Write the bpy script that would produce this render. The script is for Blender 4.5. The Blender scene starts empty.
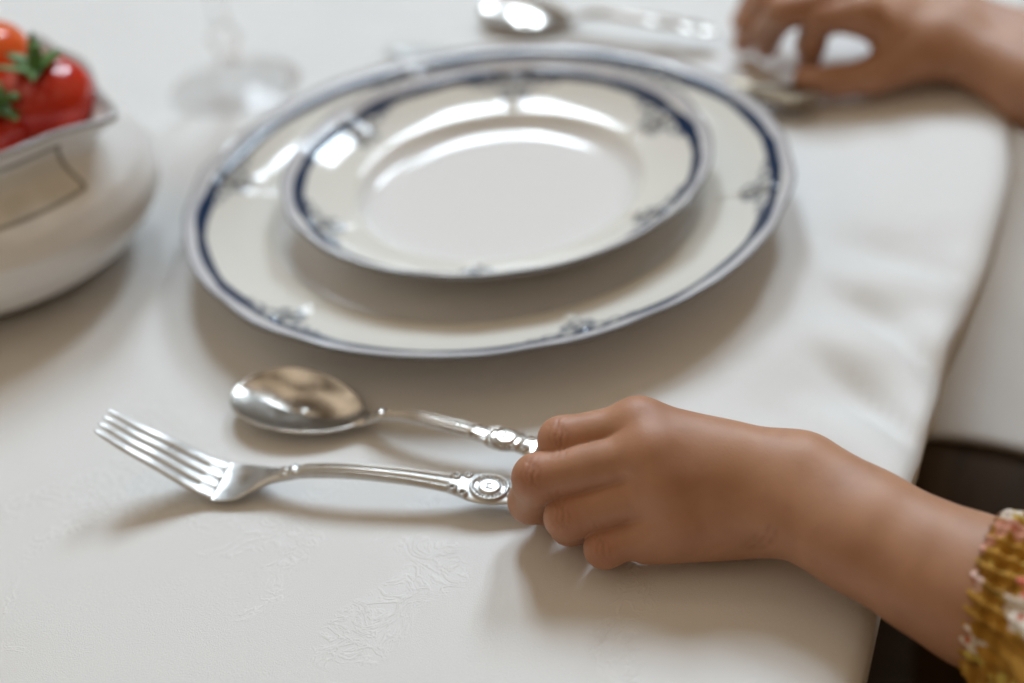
import bpy, bmesh, math, random
import numpy as np
from mathutils import Vector
random.seed(4); rng = np.random.default_rng(4)
PI = math.pi
KEYW = 122.
TZ = 0.75                      # height of the tabletop above the floor; everything below is given from the tabletop
COL = bpy.context.scene.collection
# ---------------------------------------------------------------- camera model (50 mm lens on a 36 mm frame)
FPX = 1422.2
PITCH, ROLL, CH = math.radians(36.054), math.radians(-7.230), 0.33565
_f = np.array([0, math.cos(PITCH), -math.sin(PITCH)]); _r = np.array([1., 0, 0]); _u = np.cross(_r, _f)
CR = _r*math.cos(ROLL)+_u*math.sin(ROLL); CU = -_r*math.sin(ROLL)+_u*math.cos(ROLL); CC = np.array([0, 0, CH])
def at(x, y, z=0.):
    d = _f+(x-512)/FPX*CR-(y-341.5)/FPX*CU
    return CC+d*((z-CC[2])/d[2])

# ---------------------------------------------------------------- small helpers
ROOTS = []
def tag(o, label, cat, group=None, kind=None):
    if label: o['label'] = label
    if cat: o['category'] = cat
    if group: o['group'] = group
    if kind: o['kind'] = kind
    return o
def thing(name, label, cat, loc=(0, 0, 0), rz=0., group=None):
    o = bpy.data.objects.new(name, None); COL.objects.link(o)
    o.empty_display_size = .02
    o.location = loc; o.rotation_euler = (0, 0, rz); ROOTS.append(o)
    return tag(o, label, cat, group)
def mesh(name, verts, faces, mat, parent=None, smooth=True, col=None, loc=None, rz=0.):
    me = bpy.data.meshes.new(name)
    v = np.asarray(verts, dtype=np.float64)
    me.from_pydata(v.tolist(), [], [list(map(int, f)) for f in faces]); me.update()
    bm = bmesh.new(); bm.from_mesh(me); bmesh.ops.recalc_face_normals(bm, faces=bm.faces[:]); bm.to_mesh(me); bm.free()
    if smooth: me.polygons.foreach_set('use_smooth', [True]*len(me.polygons))
    if col is not None:
        a = me.color_attributes.new('paint', 'FLOAT_COLOR', 'POINT')
        c = np.ones((len(v), 4)); c[:, :3] = col
        a.data.foreach_set('color', c.ravel())
    me.materials.append(mat)
    o = bpy.data.objects.new(name, me); COL.objects.link(o)
    if parent is not None: o.parent = parent
    else: ROOTS.append(o)
    if loc is not None: o.location = loc
    o.rotation_euler.z = rz
    return o
def dup(root, loc, rz, label):
    r = root.copy(); COL.objects.link(r); r.location = loc; r.rotation_euler = (0, 0, rz); r['label'] = label; ROOTS.append(r)
    def rec(a, b):
        for ch in a.children:
            c = ch.copy(); COL.objects.link(c); c.parent = b; rec(ch, c)
    rec(root, r)
    return r
def grid_faces(n, m, wrap_m=False, off=0):
    f = []
    mm = m if wrap_m else m-1
    for i in range(n-1):
        for j in range(mm):
            a = off+i*m+j; b = off+i*m+(j+1) % m
            f.append((a, b, b+m, a+m))
    return f
def interp(x, xs, ys):
    """smooth (monotone cubic) interpolation"""
    xs = np.asarray(xs, float); ys = np.asarray(ys, float); x = np.asarray(x, float)
    h = np.diff(xs); d = np.diff(ys)/h; m = np.zeros(len(xs))
    m[1:-1] = np.where(d[:-1]*d[1:] > 0, 2*d[:-1]*d[1:]/(d[:-1]+d[1:]+1e-12), 0); m[0] = d[0]; m[-1] = d[-1]
    i = np.clip(np.searchsorted(xs, x)-1, 0, len(h)-1); t = np.clip((x-xs[i])/h[i], 0, 1)
    return (2*t**3-3*t**2+1)*ys[i]+(t**3-2*t**2+t)*h[i]*m[i]+(-2*t**3+3*t**2)*ys[i+1]+(t**3-t**2)*h[i]*m[i+1]
def box(name, mat, c, s, parent=None, rz=0., bev=.004):
    bm = bmesh.new(); bmesh.ops.create_cube(bm, size=1)
    for v in bm.verts: v.co = Vector((v.co.x*s[0], v.co.y*s[1], v.co.z*s[2]))
    if bev: bmesh.ops.bevel(bm, geom=bm.edges[:], offset=bev, segments=2, affect='EDGES', profile=.6)
    me = bpy.data.meshes.new(name); bm.to_mesh(me); bm.free(); me.materials.append(mat)
    o = bpy.data.objects.new(name, me); COL.objects.link(o); o.location = c; o.rotation_euler.z = rz
    if parent is not None: o.parent = parent
    else: ROOTS.append(o)
    return o
def lathe(prof, n=96):
    th = np.arange(n)*2*PI/n; v = []
    for r, z in prof:
        for t in th: v.append((r*math.cos(t), r*math.sin(t), z))
    return v, grid_faces(len(prof), n, True)
def sm(x, a, b):
    t = np.clip((x-a)/(b-a), 0, 1); return t*t*(3-2*t)
# smooth value noise on a lattice (2-D), for cloth waves and prints
_L = rng.random((64, 64))
def vnoise(x, y):
    x = np.asarray(x, float); y = np.asarray(y, float)
    i = np.floor(x).astype(int); j = np.floor(y).astype(int); fx = x-i; fy = y-j
    fx = fx*fx*(3-2*fx); fy = fy*fy*(3-2*fy)
    g = lambda a, b: _L[a % 64, b % 64]
    return (g(i, j)*(1-fx)+g(i+1, j)*fx)*(1-fy)+(g(i, j+1)*(1-fx)+g(i+1, j+1)*fx)*fy

# ---------------------------------------------------------------- materials
class N:
    def __init__(s, name):
        s.m = bpy.data.materials.new(name); s.m.use_nodes = True; s.t = s.m.node_tree
        s.b = s.t.nodes['Principled BSDF']
    def n(s, typ, **kw):
        x = s.t.nodes.new(typ)
        for k, v in kw.items():
            if k in x.inputs: x.inputs[k].default_value = v
            else: setattr(x, k, v)
        return x
    def l(s, a, b): s.t.links.new(a, b)
    def set(s, **kw):
        for k, v in kw.items(): s.b.inputs[k.replace('_', ' ')].default_value = v
        return s
    def noise(s, scale, detail=4, rough=.5, dist=0., vec=None):
        x = s.n('ShaderNodeTexNoise'); x.inputs['Scale'].default_value = scale; x.inputs['Detail'].default_value = detail
        x.inputs['Roughness'].default_value = rough; x.inputs['Distortion'].default_value = dist
        if vec is not None: s.l(vec, x.inputs['Vector'])
        return x.outputs['Fac']
    def coord(s): return s.n('ShaderNodeTexCoord').outputs['Object']
    def ramp(s, fac, stops):
        x = s.n('ShaderNodeValToRGB'); e = x.color_ramp.elements
        while len(e) < len(stops): e.new(.5)
        for i, (p, c) in enumerate(stops): e[i].position = p; e[i].color = (*c, 1)
        s.l(fac, x.inputs['Fac']); return x.outputs['Color']
    def math(s, op, a, b=None, clamp=False):
        x = s.n('ShaderNodeMath'); x.operation = op; x.use_clamp = clamp
        for i, q in enumerate((a, b)):
            if q is None: continue
            if isinstance(q, (int, float)): x.inputs[i].default_value = q
            else: s.l(q, x.inputs[i])
        return x.outputs[0]
    def bump(s, h, strength=.3, dist=.001):
        x = s.n('ShaderNodeBump'); x.inputs['Strength'].default_value = strength; x.inputs['Distance'].default_value = dist
        s.l(h, x.inputs['Height']); s.l(x.outputs['Normal'], s.b.inputs['Normal']); return x

def m_plain(name, col, rough=.5, noise=.06, scale=40, metal=0.):
    k = N(name); c = k.coord()
    a = tuple(x*(1-noise) for x in col); b = tuple(min(1, x*(1+noise)) for x in col)
    k.l(k.ramp(k.noise(scale, vec=c), [(.3, a), (.7, b)]), k.b.inputs['Base Color']); k.set(Roughness=rough, Metallic=metal)
    return k.m
def m_cloth():
    k = N('white_damask'); c = k.coord()
    # large woven floral figures: noise contours broken into petals
    big = k.noise(16, 2, .5, 1.2, c)
    fig = k.ramp(big, [(.55, (0, 0, 0)), (.60, (1, 1, 1))])
    pet = k.noise(75, 3, .6, 2.5, c)
    line = k.math('ABSOLUTE', k.math('SUBTRACT', pet, .5))
    vein = k.ramp(line, [(.0, (1, 1, 1)), (.07, (0, 0, 0))])
    m = k.math('MULTIPLY', fig, vein)
    weave = k.noise(2600, 1, .5, 0, c)
    soft = k.noise(9, 3, .5, .3, c)
    h = k.math('ADD', k.math('MULTIPLY', m, .22), k.math('ADD', k.math('MULTIPLY', weave, .16), k.math('MULTIPLY', soft, 2.2)))
    k.bump(h, .55, .0012)
    k.l(k.ramp(m, [(0, (.725, .73, .73)), (1, (.755, .76, .76))]), k.b.inputs['Base Color'])
    k.l(k.ramp(fig, [(0, (.62,)*3), (1, (.50,)*3)]), k.b.inputs['Roughness'])
    k.set(Sheen_Weight=.15, Sheen_Roughness=.5, Specular_IOR_Level=.35)
    return k.m
def m_paint(name, rough=.08, coat=.0, spec=.5):
    k = N(name); a = k.n('ShaderNodeAttribute'); a.attribute_name = 'paint'
    k.l(a.outputs['Color'], k.b.inputs['Base Color']); k.set(Roughness=rough, Coat_Weight=coat, Coat_Roughness=.04, Specular_IOR_Level=spec)
    k.bump(k.noise(60, 2, .5, 0, k.coord()), .04, .001)
    return k.m
def m_silver(name, rough=.2, col=(.80, .78, .74), dark=(.50, .47, .42), sc=90):
    k = N(name); c = k.coord()
    n = k.noise(sc, 4, .6, .4, c)
    k.l(k.ramp(n, [(.3, dark), (.55, col)]), k.b.inputs['Base Color'])
    k.l(k.ramp(k.noise(260, 3, .6, 0, c), [(.3, (rough*.8,)*3), (.7, (rough*1.35,)*3)]), k.b.inputs['Roughness'])
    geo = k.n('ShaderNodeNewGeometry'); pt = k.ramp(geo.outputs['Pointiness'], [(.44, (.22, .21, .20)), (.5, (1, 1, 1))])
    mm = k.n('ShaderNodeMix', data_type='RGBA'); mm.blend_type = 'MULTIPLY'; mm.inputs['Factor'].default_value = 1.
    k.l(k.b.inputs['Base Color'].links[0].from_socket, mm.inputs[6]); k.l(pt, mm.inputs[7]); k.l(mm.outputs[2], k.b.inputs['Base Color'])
    k.bump(k.noise(700, 2, .5, 0, c), .03, .0004)
    k.set(Metallic=1.); return k.m
def m_skin(name, base, red, dark):
    k = N(name); c = k.coord()
    a = k.n('ShaderNodeAttribute'); a.attribute_name = 'paint'
    sep = k.n('ShaderNodeSeparateColor'); k.l(a.outputs['Color'], sep.inputs[0])
    n1 = k.ramp(k.noise(55, 4, .55, .3, c), [(.35, dark), (.62, base)])
    mix = k.n('ShaderNodeMix', data_type='RGBA'); k.l(sep.outputs[0], mix.inputs['Factor']); k.l(n1, mix.inputs[6]); mix.inputs[7].default_value = (*red, 1)
    mix2 = k.n('ShaderNodeMix', data_type='RGBA'); k.l(sep.outputs[1], mix2.inputs['Factor']); k.l(mix.outputs[2], mix2.inputs[6]); mix2.inputs[7].default_value = (.66, .40, .33, 1)
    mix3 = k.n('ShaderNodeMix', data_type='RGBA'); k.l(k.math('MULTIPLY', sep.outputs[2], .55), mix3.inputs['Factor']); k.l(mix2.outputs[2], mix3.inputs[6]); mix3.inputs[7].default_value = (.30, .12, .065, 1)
    k.l(mix3.outputs[2], k.b.inputs['Base Color'])
    k.set(Roughness=.5, Subsurface_Weight=.16, Subsurface_Scale=.005, Specular_IOR_Level=.4)
    k.b.inputs['Subsurface Radius'].default_value = (1., .35, .18)
    v = k.n('ShaderNodeTexVoronoi'); v.inputs['Scale'].default_value = 1100; k.l(c, v.inputs['Vector'])
    h = k.math('ADD', k.math('MULTIPLY', v.outputs['Distance'], .5), k.noise(350, 4, .6, .5, c))
    k.bump(h, .12, .0004)
    return k.m
def m_tomato(name, c1, c2):
    k = N(name); c = k.coord()
    k.l(k.ramp(k.noise(45, 3, .5, .2, c), [(.35, c1), (.65, c2)]), k.b.inputs['Base Color'])
    k.set(Roughness=.16, Subsurface_Weight=.08, Subsurface_Scale=.004, Coat_Weight=.3, Coat_Roughness=.08)
    k.bump(k.noise(30, 2, .5, 0, c), .1, .001)
    return k.m
def m_glass():
    k = N('clear_glass'); k.set(Base_Color=(1, 1, 1, 1), Roughness=.01, IOR=1.45, Transmission_Weight=1., Alpha=.5)
    k.bump(k.noise(25, 1, .5, 0, k.coord()), .03, .001); return k.m
def m_wood(name, c1, c2, sc=8):
    k = N(name); c = k.coord(); mp = k.n('ShaderNodeMapping'); k.l(c, mp.inputs['Vector']); mp.inputs['Scale'].default_value = (1, 9, 9)
    n = k.noise(sc, 6, .6, 1.2, mp.outputs['Vector'])
    k.l(k.ramp(n, [(.3, c1), (.7, c2)]), k.b.inputs['Base Color']); k.set(Roughness=.75, Specular_IOR_Level=.2); k.bump(n, .15, .002); return k.m

CLOTH = m_cloth()
PORC = m_paint('glazed_porcelain', .09, .0, .6)
SILVER = m_silver('old_silver', .20, (.60, .575, .54), (.50, .475, .44), 40)
DARKSILVER = m_silver('dark_silver', .4, (.36, .31, .24), (.2, .17, .13), 160)  # knife handle: darker, browner and rougher than the blade's silver
SILVER2 = m_silver('polished_silver', .33, (.60, .60, .59), (.52, .51, .49), 120)
SKIN = m_skin('child_skin', (.47, .25, .15), (.42, .165, .105), (.40, .205, .12))
PRINT = m_paint('floral_cotton', .75, 0, .25)
GLASS = m_glass()
DARKW = m_wood('dark_stained_wood', (.018, .011, .007), (.045, .026, .014))
BROWNW = m_wood('brown_bench_wood', (.035, .02, .010), (.075, .045, .022))
WALLP = m_plain('warm_plaster', (.62, .56, .48), .8, .04, 12)
WHITEP = m_plain('white_window_paint', (.8, .8, .78), .4, .03, 20)

# ================================================================ THE SETTING
fl = box('floor', m_wood('floor_boards', (.03, .019, .012), (.06, .038, .022), 3), (0, .6, -TZ-.02), (5, 5, .04), bev=0); tag(fl, None, None, kind='structure')
# beyond the table, outside the picture: a sloping ceiling with two roof windows lit by the day outside
def addbox(V, F, x0, x1, y0, y1, z0, z1, M=None):
    o = len(V)
    for z in (z0, z1):
        for (x, y) in ((x0, y0), (x1, y0), (x1, y1), (x0, y1)):
            p = np.array([x, y, z]); V.append(tuple(p if M is None else M(p)))
    F += [(o, o+3, o+2, o+1), (o+4, o+5, o+6, o+7), (o, o+1, o+5, o+4), (o+1, o+2, o+6, o+5), (o+2, o+3, o+7, o+6), (o+3, o, o+4, o+7)]
SC = np.array([0, 2.95, 2.75]); SA_ = math.radians(51)       # ceiling plane faces the table
def SM(p): return SC+np.array([p[0], p[1]*math.sin(SA_)+p[2]*math.cos(SA_), -p[1]*math.cos(SA_)+p[2]*math.sin(SA_)])
WINS = [(-.45, .35), (1.05, 1.85)]; WT0, WT1 = -.65, .65
wv = []; wf = []
addbox(wv, wf, -2.0, 2.8, -1.3, WT0, 0, .12, SM); addbox(wv, wf, -2.0, 2.8, WT1, 1.6, 0, .12, SM)
xs = [-2.0]+[q for w in WINS for q in w]+[2.8]
for i in range(0, len(xs), 2): addbox(wv, wf, xs[i], xs[i+1], WT0, WT1, 0, .12, SM)
tag(mesh('ceiling', wv, wf, WALLP, smooth=False), None, None, kind='structure')
wv = []; wf = []; addbox(wv, wf, -2.0, 2.8, 4.2, 4.35, -TZ, 1.72); tag(mesh('wall_back', wv, wf, WALLP, smooth=False), None, None, kind='structure')
for i, (a, b) in enumerate(WINS):
    V = []; F = []
    for (x0, x1, z0, z1) in ((a, a+.05, WT0, WT1), (b-.05, b, WT0, WT1), (a, b, WT0, WT0+.05), (a, b, WT1-.05, WT1), ((a+b)/2-.02, (a+b)/2+.02, WT0, WT1)):
        addbox(V, F, x0, x1, z0, z1, .02, .07, SM)
    tag(mesh('window_%d' % (i+1), V, F, WHITEP, smooth=False), None, None, kind='structure')
    L = bpy.data.lights.new('window_daylight', 'AREA'); L.shape = 'RECTANGLE'; L.size = b-a; L.size_y = WT1-WT0
    L.energy = KEYW*(b-a)*[1., 1.][i]; L.color = (.76, .89, 1.)
    o = bpy.data.objects.new('window_daylight', L); COL.objects.link(o); o.location = tuple(SM(np.array([(a+b)/2, 0, .10])))
    o.rotation_euler = (-(PI/2-SA_), 0, 0); ROOTS.append(o)

# ================================================================ TABLE AND CLOTH
E0 = np.array([.164, .427]); EA = np.array([.446, .895]); EA /= np.linalg.norm(EA); EN = np.array([EA[1], -EA[0]])
def tf(a, n): return E0+EA*a+EN*n           # table frame: a along the right edge, n outward
EANG = math.atan2(EA[1], EA[0])
A0, A1, W0 = -.95, 1.05, -1.15
tb = thing('dining_table', 'dining table hidden under the white damask tablecloth', 'table', (*tf(.05, -.6), -TZ), EANG)
box('tabletop', DARKW, (0, 0, TZ-.034), (1.90, 1.02, .028), tb)
box('apron', DARKW, (0, 0, TZ-.09), (1.72, .84, .08), tb)
for sx in (-1, 1):
    for sy in (-1, 1):
        box('leg', DARKW, (sx*.82, sy*.38, (TZ-.05)/2), (.06, .06, TZ-.05), tb)
def cloth_mesh():
    R = .015; NA, NN = 400, 250
    drop = .26
    s = np.concatenate([np.linspace(W0-drop, W0+.02, 40), np.linspace(W0+.03, -.30, 70), np.linspace(-.295, drop+R, 140)])
    t = np.concatenate([np.linspace(A0-drop, A0+.02, 30), np.linspace(A0+.03, -.42, 30), np.linspace(-.414, .40, 240), np.linspace(.41, A1-.02, 70), np.linspace(A1-.01, A1+drop, 30)])
    def fold(p, lo, hi):
        # clamp coordinate with a quarter-round edge; returns planar position, drop
        q = p.copy(); d = np.zeros_like(p)
        for sgn, lim in ((1, hi), (-1, lo)):
            e = sgn*(p-lim)+R*.95
            m = e > 0
            L = R*PI/2
            ang = np.clip(e/R, 0, PI/2)
            q = np.where(m, lim-sgn*R*.95+sgn*R*np.sin(ang), q); d = np.where(m, R*(1-np.cos(ang))+np.maximum(e-L, 0), d)
        return q, d
    T, S = np.meshgrid(t, s, indexing='ij')
    # the edge line is not ruler-straight: soft dents
    dent = interp(T, [-.5, -.25, -.17, -.12, -.08, -.04, 0, .03, .06, .12, .16, .22, .4], [.0, .003, .005, .004, .004, .0045, .004, .007, .0105, .012, .009, .004, 0.])
    q, dn = fold(S, W0, .0); p, da = fold(T, A0, A1)
    wgt = sm(S, -.06, 0.)
    n = q+dent*wgt
    fall = np.clip(dn/.25, 0, 1)
    n = n+fall*(-.075+.012*np.sin(T*26+.5)+.005*np.sin(T*61+2))*np.where(S > 0, 1, -1)
    z = -np.maximum(dn, da)
    # soft rumples of the cloth near the edge and mild waves on the top
    near = sm(S, -.075, -.015)*(1-sm(dn, .02, .08))
    z = z-.0060*near*(.5+.5*np.sin(T*120+S*95+6*vnoise(T*16+3, S*22)))**2*sm(T, -.13, -.05)*(1-sm(T, .02, .10))-.0016*near*vnoise(T*30, S*20)*sm(T, .0, .1)*(1-sm(T, .15, .26))
    z = z-.0016*vnoise(T*9+S*3+20, S*7+5)*(dn < .001)
    for (tc_, sc_, w_, dp) in ((-.035, -.028, .022, .0060), (.020, -.022, .018, .0050), (.062, -.030, .020, .0035)):
        z = z-dp*np.exp(-((T-tc_)/w_)**2-((S-sc_-.6*(T-tc_))/.030)**2)*(dn < .03)
    # a broad shallow trough of the cloth towards the camera
    u = (T+.32)+.5*(S+.2)
    z = z-.003*np.exp(-(u/.035)**2)*(dn < .001)
    xy = E0[None, None]+EA*p[..., None]+EN*n[..., None]
    V = np.concatenate([xy, z[..., None]], -1).reshape(-1, 3)
    return V, grid_faces(len(t), len(s))
V, F = cloth_mesh()
o = mesh('tablecloth', V, F, CLOTH); tag(o, 'white damask tablecloth covering the table and falling over its right edge', 'tablecloth')
sol = o.modifiers.new('thick', 'SOLIDIFY'); sol.thickness = .0008; sol.offset = -1

# ================================================================ PLATES
NAVY = np.array([.009, .032, .085]); CREAM = np.array([.745, .735, .69]); WHITE = np.array([.79, .79, .785]); LAV = np.array([.56, .56, .60]); PLAT = np.array([.16, .165, .17]); GREYB = np.array([.17, .19, .22])
def motif(x, y):
    """scrolled ornament at each nub; x along the rim, y inward from the line, metres -> 0..1 ink"""
    ink = np.zeros_like(x)
    def arc(cx, cy, r, w, a0=-PI, a1=PI):
        a = np.arctan2(y-cy, np.abs(x)-cx); d = np.abs(np.hypot(np.abs(x)-cx, y-cy)-r)
        return (1-sm(d, w*.5, w))*((a >= a0) & (a <= a1))
    for (cx, cy, r, w, a0, a1) in ((0, .0062, .0048, .0011, -.4, PI), (.0048, .003, .0026, .0010, -PI, PI), (.0105, .0018, .0022, .0010, -1.2, PI), (0, .0055, .0017, .0010, -PI, PI), (.016, .001, .0016, .0009, -.4, PI), (.0035, .0085, .0016, .0009, -PI, PI)):
        ink = np.maximum(ink, arc(cx, cy, r, w, a0, a1))
    return ink
def plate(name, label, R, H, rw, rf, phi0, loc, zwell=.0055):
    """R rim radius, H rim height, rw well radius, rf foot radius"""
    nth = 1500 if R > .12 else 1100
    th = np.arange(nth)*2*PI/nth
    ph = (th-phi0+PI/6) % (PI/3)-PI/6
    ap = np.abs(ph)
    edge = R*(1+.004*np.exp(-(ap/.045)**2)-.007*np.exp(-((ap-.17)/.08)**2)+.002*np.cos(ap*6))
    prof = [(0, zwell), (rw*.5, zwell), (rw*.82, zwell), (rw*.92, zwell+.0006), (rw*.97, zwell+.0022), (rw, zwell+.0045), (rw*1.035, zwell+.0068), (rw*1.06, zwell+.0078)]
    r1, z1 = prof[-1]
    rows = [(p[0], p[1], 0.) for p in prof[1:]]
    NR = 85 if R > .12 else 70
    for i in range(1, NR+1):
        t = i/NR; rows.append((r1+(R-r1)*t, z1+(H-z1)*(t**1.15)+.0012*math.sin(t*PI)*-1, t))
    V = [(0, 0, zwell)]; Cc = [WHITE]
    VV = []; CCs = []
    for (r, z, t) in rows:
        k = edge/R; rr = r*(1+(k-1)*(t**2)); ins = edge-rr      # distance in from the rim
        lat = rr*ph                                           # distance along the rim from the nub
        zz = np.full(nth, z)
        if t > 0:
            rib = np.exp(-(lat/.0024)**2)*sm(ins, .038, .028)*sm(t, .0, .15)
            zz = zz+.0016*rib*sm(ins, .007, .011)-.0004*np.exp(-((np.abs(lat)-.006)/.003)**2)*sm(ins, .03, .01)*sm(t, 0, .2)*sm(ins, .003, .008)
            zz = zz+.0006*np.exp(-(ap/.06)**2)*t**3
            zz = zz+.0005*np.exp(-((ins-.0055)/.0012)**2)     # raised beading line
        VV.append(np.stack([rr*np.cos(th), rr*np.sin(th), zz], 1))
        c = np.where((sm(np.full(nth, r), rw*.96, rw*1.05))[:, None] > .5, CREAM, WHITE)*1.
        if t > 0:
            wl = .0021+.0006*np.abs(np.sin(ph*9+th*1.7))+.0009*np.exp(-((ap-.22)/.1)**2)
            line = 1-sm(np.abs(ins-.0073-.0012*np.exp(-(ap/.09)**2)), wl*.72, wl)
            band = 1-sm(ins, .0042, .0054)
            ink = motif(lat*.8, (ins-.0085)*.8)
            c = c+(LAV-c)*band[:, None]*.9
            halo = np.exp(-(lat/.012)**2)*np.exp(-((ins-.012)/.005)**2)*.25
            c = c*(1-halo[:, None])+GREYB*halo[:, None]
            c = c+(GREYB-c)*(ink*.85)[:, None]
            c = c+(NAVY-c)*line[:, None]
            pl = 1-sm(ins, .0004, .0010); c = c+(PLAT-c)*pl[:, None]
        CCs.append(c)
    nt = len(rows)
    # underside rows
    low = [(R*.9995, H-.0018), (R*.985, H-.0032), (r1*1.05, z1-.0032), (rw*1.0, zwell-.0015), (rf*1.05, .0018), (rf*1.02, .0002), (rf*.98, .0002), (rf*.95, .0025), (rf*.5, .0027)]
    for j, (r, z) in enumerate(low):
        k = edge/R; rr = r*(1+(k-1)*((r/R)**8 if r > rw else 0))
        VV.append(np.stack([rr*np.cos(th), rr*np.sin(th), np.full(nth, z)], 1)); CCs.append(np.tile(WHITE if j else PLAT, (nth, 1)))
    allv = np.concatenate([np.array(V)]+VV+[np.array([(0, 0, .0027)])]); allc = np.concatenate([np.array([WHITE])]+CCs+[np.array([WHITE])])
    F = [(0, 1+j, 1+(j+1) % nth) for j in range(nth)]+grid_faces(len(VV), nth, True, 1)
    last = len(allv)-1; b0 = 1+(len(VV)-1)*nth
    F += [(last, b0+(j+1) % nth, b0+j) for j in range(nth)]
    o = mesh(name, allv, F, PORC, col=allc, loc=loc); tag(o, label, 'plate'); return o
plate('dinner_plate', 'large white dinner plate with scalloped silver rim and navy blue band, underneath the smaller plate', .135, .024, .094, .075, math.radians(44), (-.0025, .5562, .0003))
plate('side_plate', 'smaller white plate with navy blue band stacked on top of the large dinner plate', .0960, .0255, .0625, .050, math.radians(20), (.003, .5585, .0062), .005)

# ================================================================ CUTLERY (local x runs from the tip to the end of the handle)
def strip(s, half, zc, th, relief=None, nv=28, power=.5, flatb=.55):
    """closed solid: upper surface with relief, lower surface; s increasing"""
    s = np.asarray(s); n = len(s)
    v = np.sin(np.linspace(-PI/2, PI/2, nv))
    S, Vv = np.meshgrid(s, v, indexing='ij')
    hw = half(S); dome = np.clip(1-Vv**2, 0, 1)**power
    z0 = zc(S); t = th(S)
    zt = z0+t*.5*dome+(relief(S, Vv*hw, Vv)*np.clip(dome*2.5, 0, 1) if relief else 0)
    zb = z0-t*flatb*dome
    Y = Vv*hw
    top = np.stack([S, Y, zt], -1).reshape(-1, 3); bot = np.stack([S, Y, zb], -1).reshape(-1, 3)
    F = [tuple(reversed(f)) for f in grid_faces(n, nv)]; m = n*nv
    F += grid_faces(n, nv, off=m)
    for i in range(n-1):
        for j in (0, nv-1):
            a, b = i*nv+j, (i+1)*nv+j; q = (a, b, b+m, a+m); F.append(q if j else tuple(reversed(q)))
    for j in range(nv-1):
        for i in (0, n-1):
            a, b = i*nv+j, i*nv+j+1; F.append((a, b, b+m, a+m))
    return np.concatenate([top, bot]), F
FZS = ([0, .010, .019, .030, .037, .041, .048, .056, .066, .076, .091, .109, .127, .141, .160], [.0290, .0215, .0158, .0080, .0040, .0028, .0032, .0058, .0088, .0108, .0118, .0112, .0094, .0078, .0066])
fz = lambda s: interp(s, *FZS)
def g(x, c, w): return np.exp(-((x-c)/w)**2)
def handle_relief(o0, o1, sc):
    """ridged shaft from o0 to the ornament centred at o1"""
    def f(S, Y, v):
        sh = sm(S, o0, o0+.004)*(1-sm(S, o1-.016, o1-.011))
        r = sh*(.00045*g(np.abs(v), .72, .16)-.00025*g(np.abs(v), .42, .10)+.0003*g(v, 0, .25))
        # collar beads at the neck
        r = r+.0006*g(S, o0-.001, .0010)+.0004*g(S, o0-.0045, .0012)*(1+np.cos(Y*2800))*.5
        # scrolls before the medallion
        for k, (dx, dy, q) in enumerate(((-.0125, .0030, .0012), (-.0125, -.0030, .0012), (-.0085, .0046, .0012), (-.0085, -.0046, .0012))):
            d = np.hypot(S-(o1+dx), Y-dy); r = r+.0007*g(d, q, .0005)
        # oval medallion: rim, ring of beads, raised centre with an engraved figure
        d = np.hypot((S-o1)/1.05, Y)
        a = np.arctan2(Y, S-o1)
        r = r+.0007*g(d, .0060, .0005)+.0006*g(d, .0048, .0005)*(.5+.5*np.sign(np.sin(a*22)))*(np.abs(np.sin(a)) > .35)
        r = r+.0006*(1-sm(d, .0030, .0040))
        cx = S-o1; L = 0
        L = np.maximum(L, (np.abs(cx+.0009) < .00025)*(np.abs(Y+.0002) < .0014)); L = np.maximum(L, (np.abs(Y+.0014) < .00025)*(cx > -.001)*(cx < .0014))
        L = np.maximum(L, 1.*(np.hypot(cx-.0001, Y-.0010) < .0004))
        r = r-.0004*L
        for dx, dy in ((.0085, .0028), (.0085, -.0028)):
            d2 = np.hypot(S-(o1+dx), Y-dy); r = r+.0006*g(d2, .0011, .0005)
        return r*sc
    return f
FA = at(101, 420, .029); FAX = math.radians(-16.2)
fork = thing('fork', 'silver fork with upturned tines, its handle under the fingers of the nearer hand', 'fork', (FA[0], FA[1], 0), FAX)
hsv = np.linspace(.0345, .070, 90)
V, F = strip(hsv, lambda s: interp(s, [.034, .037, .042, .048, .055, .062, .070], [.0088, .0093, .0100, .0094, .0066, .0038, .0030]), lambda s: fz(s), lambda s: interp(s, [.034, .045, .060, .07], [.0017, .0018, .0028, .0036]),
    lambda S, Y, v: -.0013*(1-v**2)*g(S, .044, .008), 30, .35)
mesh('head', V, F, SILVER2, fork)
for i in range(4):
    y1 = (i-1.5)*.0050; y0 = (i-1.5)*.0037
    V, F = strip(np.linspace(0, .040, 60), lambda s: interp(s, [0, .0015, .005, .012, .036, .04], [.0003, .0009, .0013, .0016, .0021, .0022]), lambda s: fz(s), lambda s: interp(s, [0, .004, .04], [.0007, .0014, .0017]), None, 14, .28)
    V[:, 1] += interp(V[:, 0], [0, .04], [y0, y1])
    mesh('tine', V, F, SILVER2, fork)
V, F = strip(np.linspace(.064, .158, 420), lambda s: interp(s, [.064, .070, .090, .118, .126, .130, .136, .141, .147, .152, .158], [.0029, .0028, .0029, .0036, .0042, .0052, .0070, .0072, .0062, .0052, .0012]), lambda s: fz(s), lambda s: interp(s, [.064, .08, .12, .158], [.0036, .0036, .0028, .0022]), handle_relief(.0705, .141, 1.5), 56, .4)
mesh('handle', V, F, SILVER2, fork)
SZS = ([0, .05, .0575, .063, .068, .083, .10, .115, .128, .146], [.0068, .0046, .0054, .0080, .0102, .0120, .0116, .0112, .0110, .0090])
sz = lambda s: interp(s, *SZS)
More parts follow.
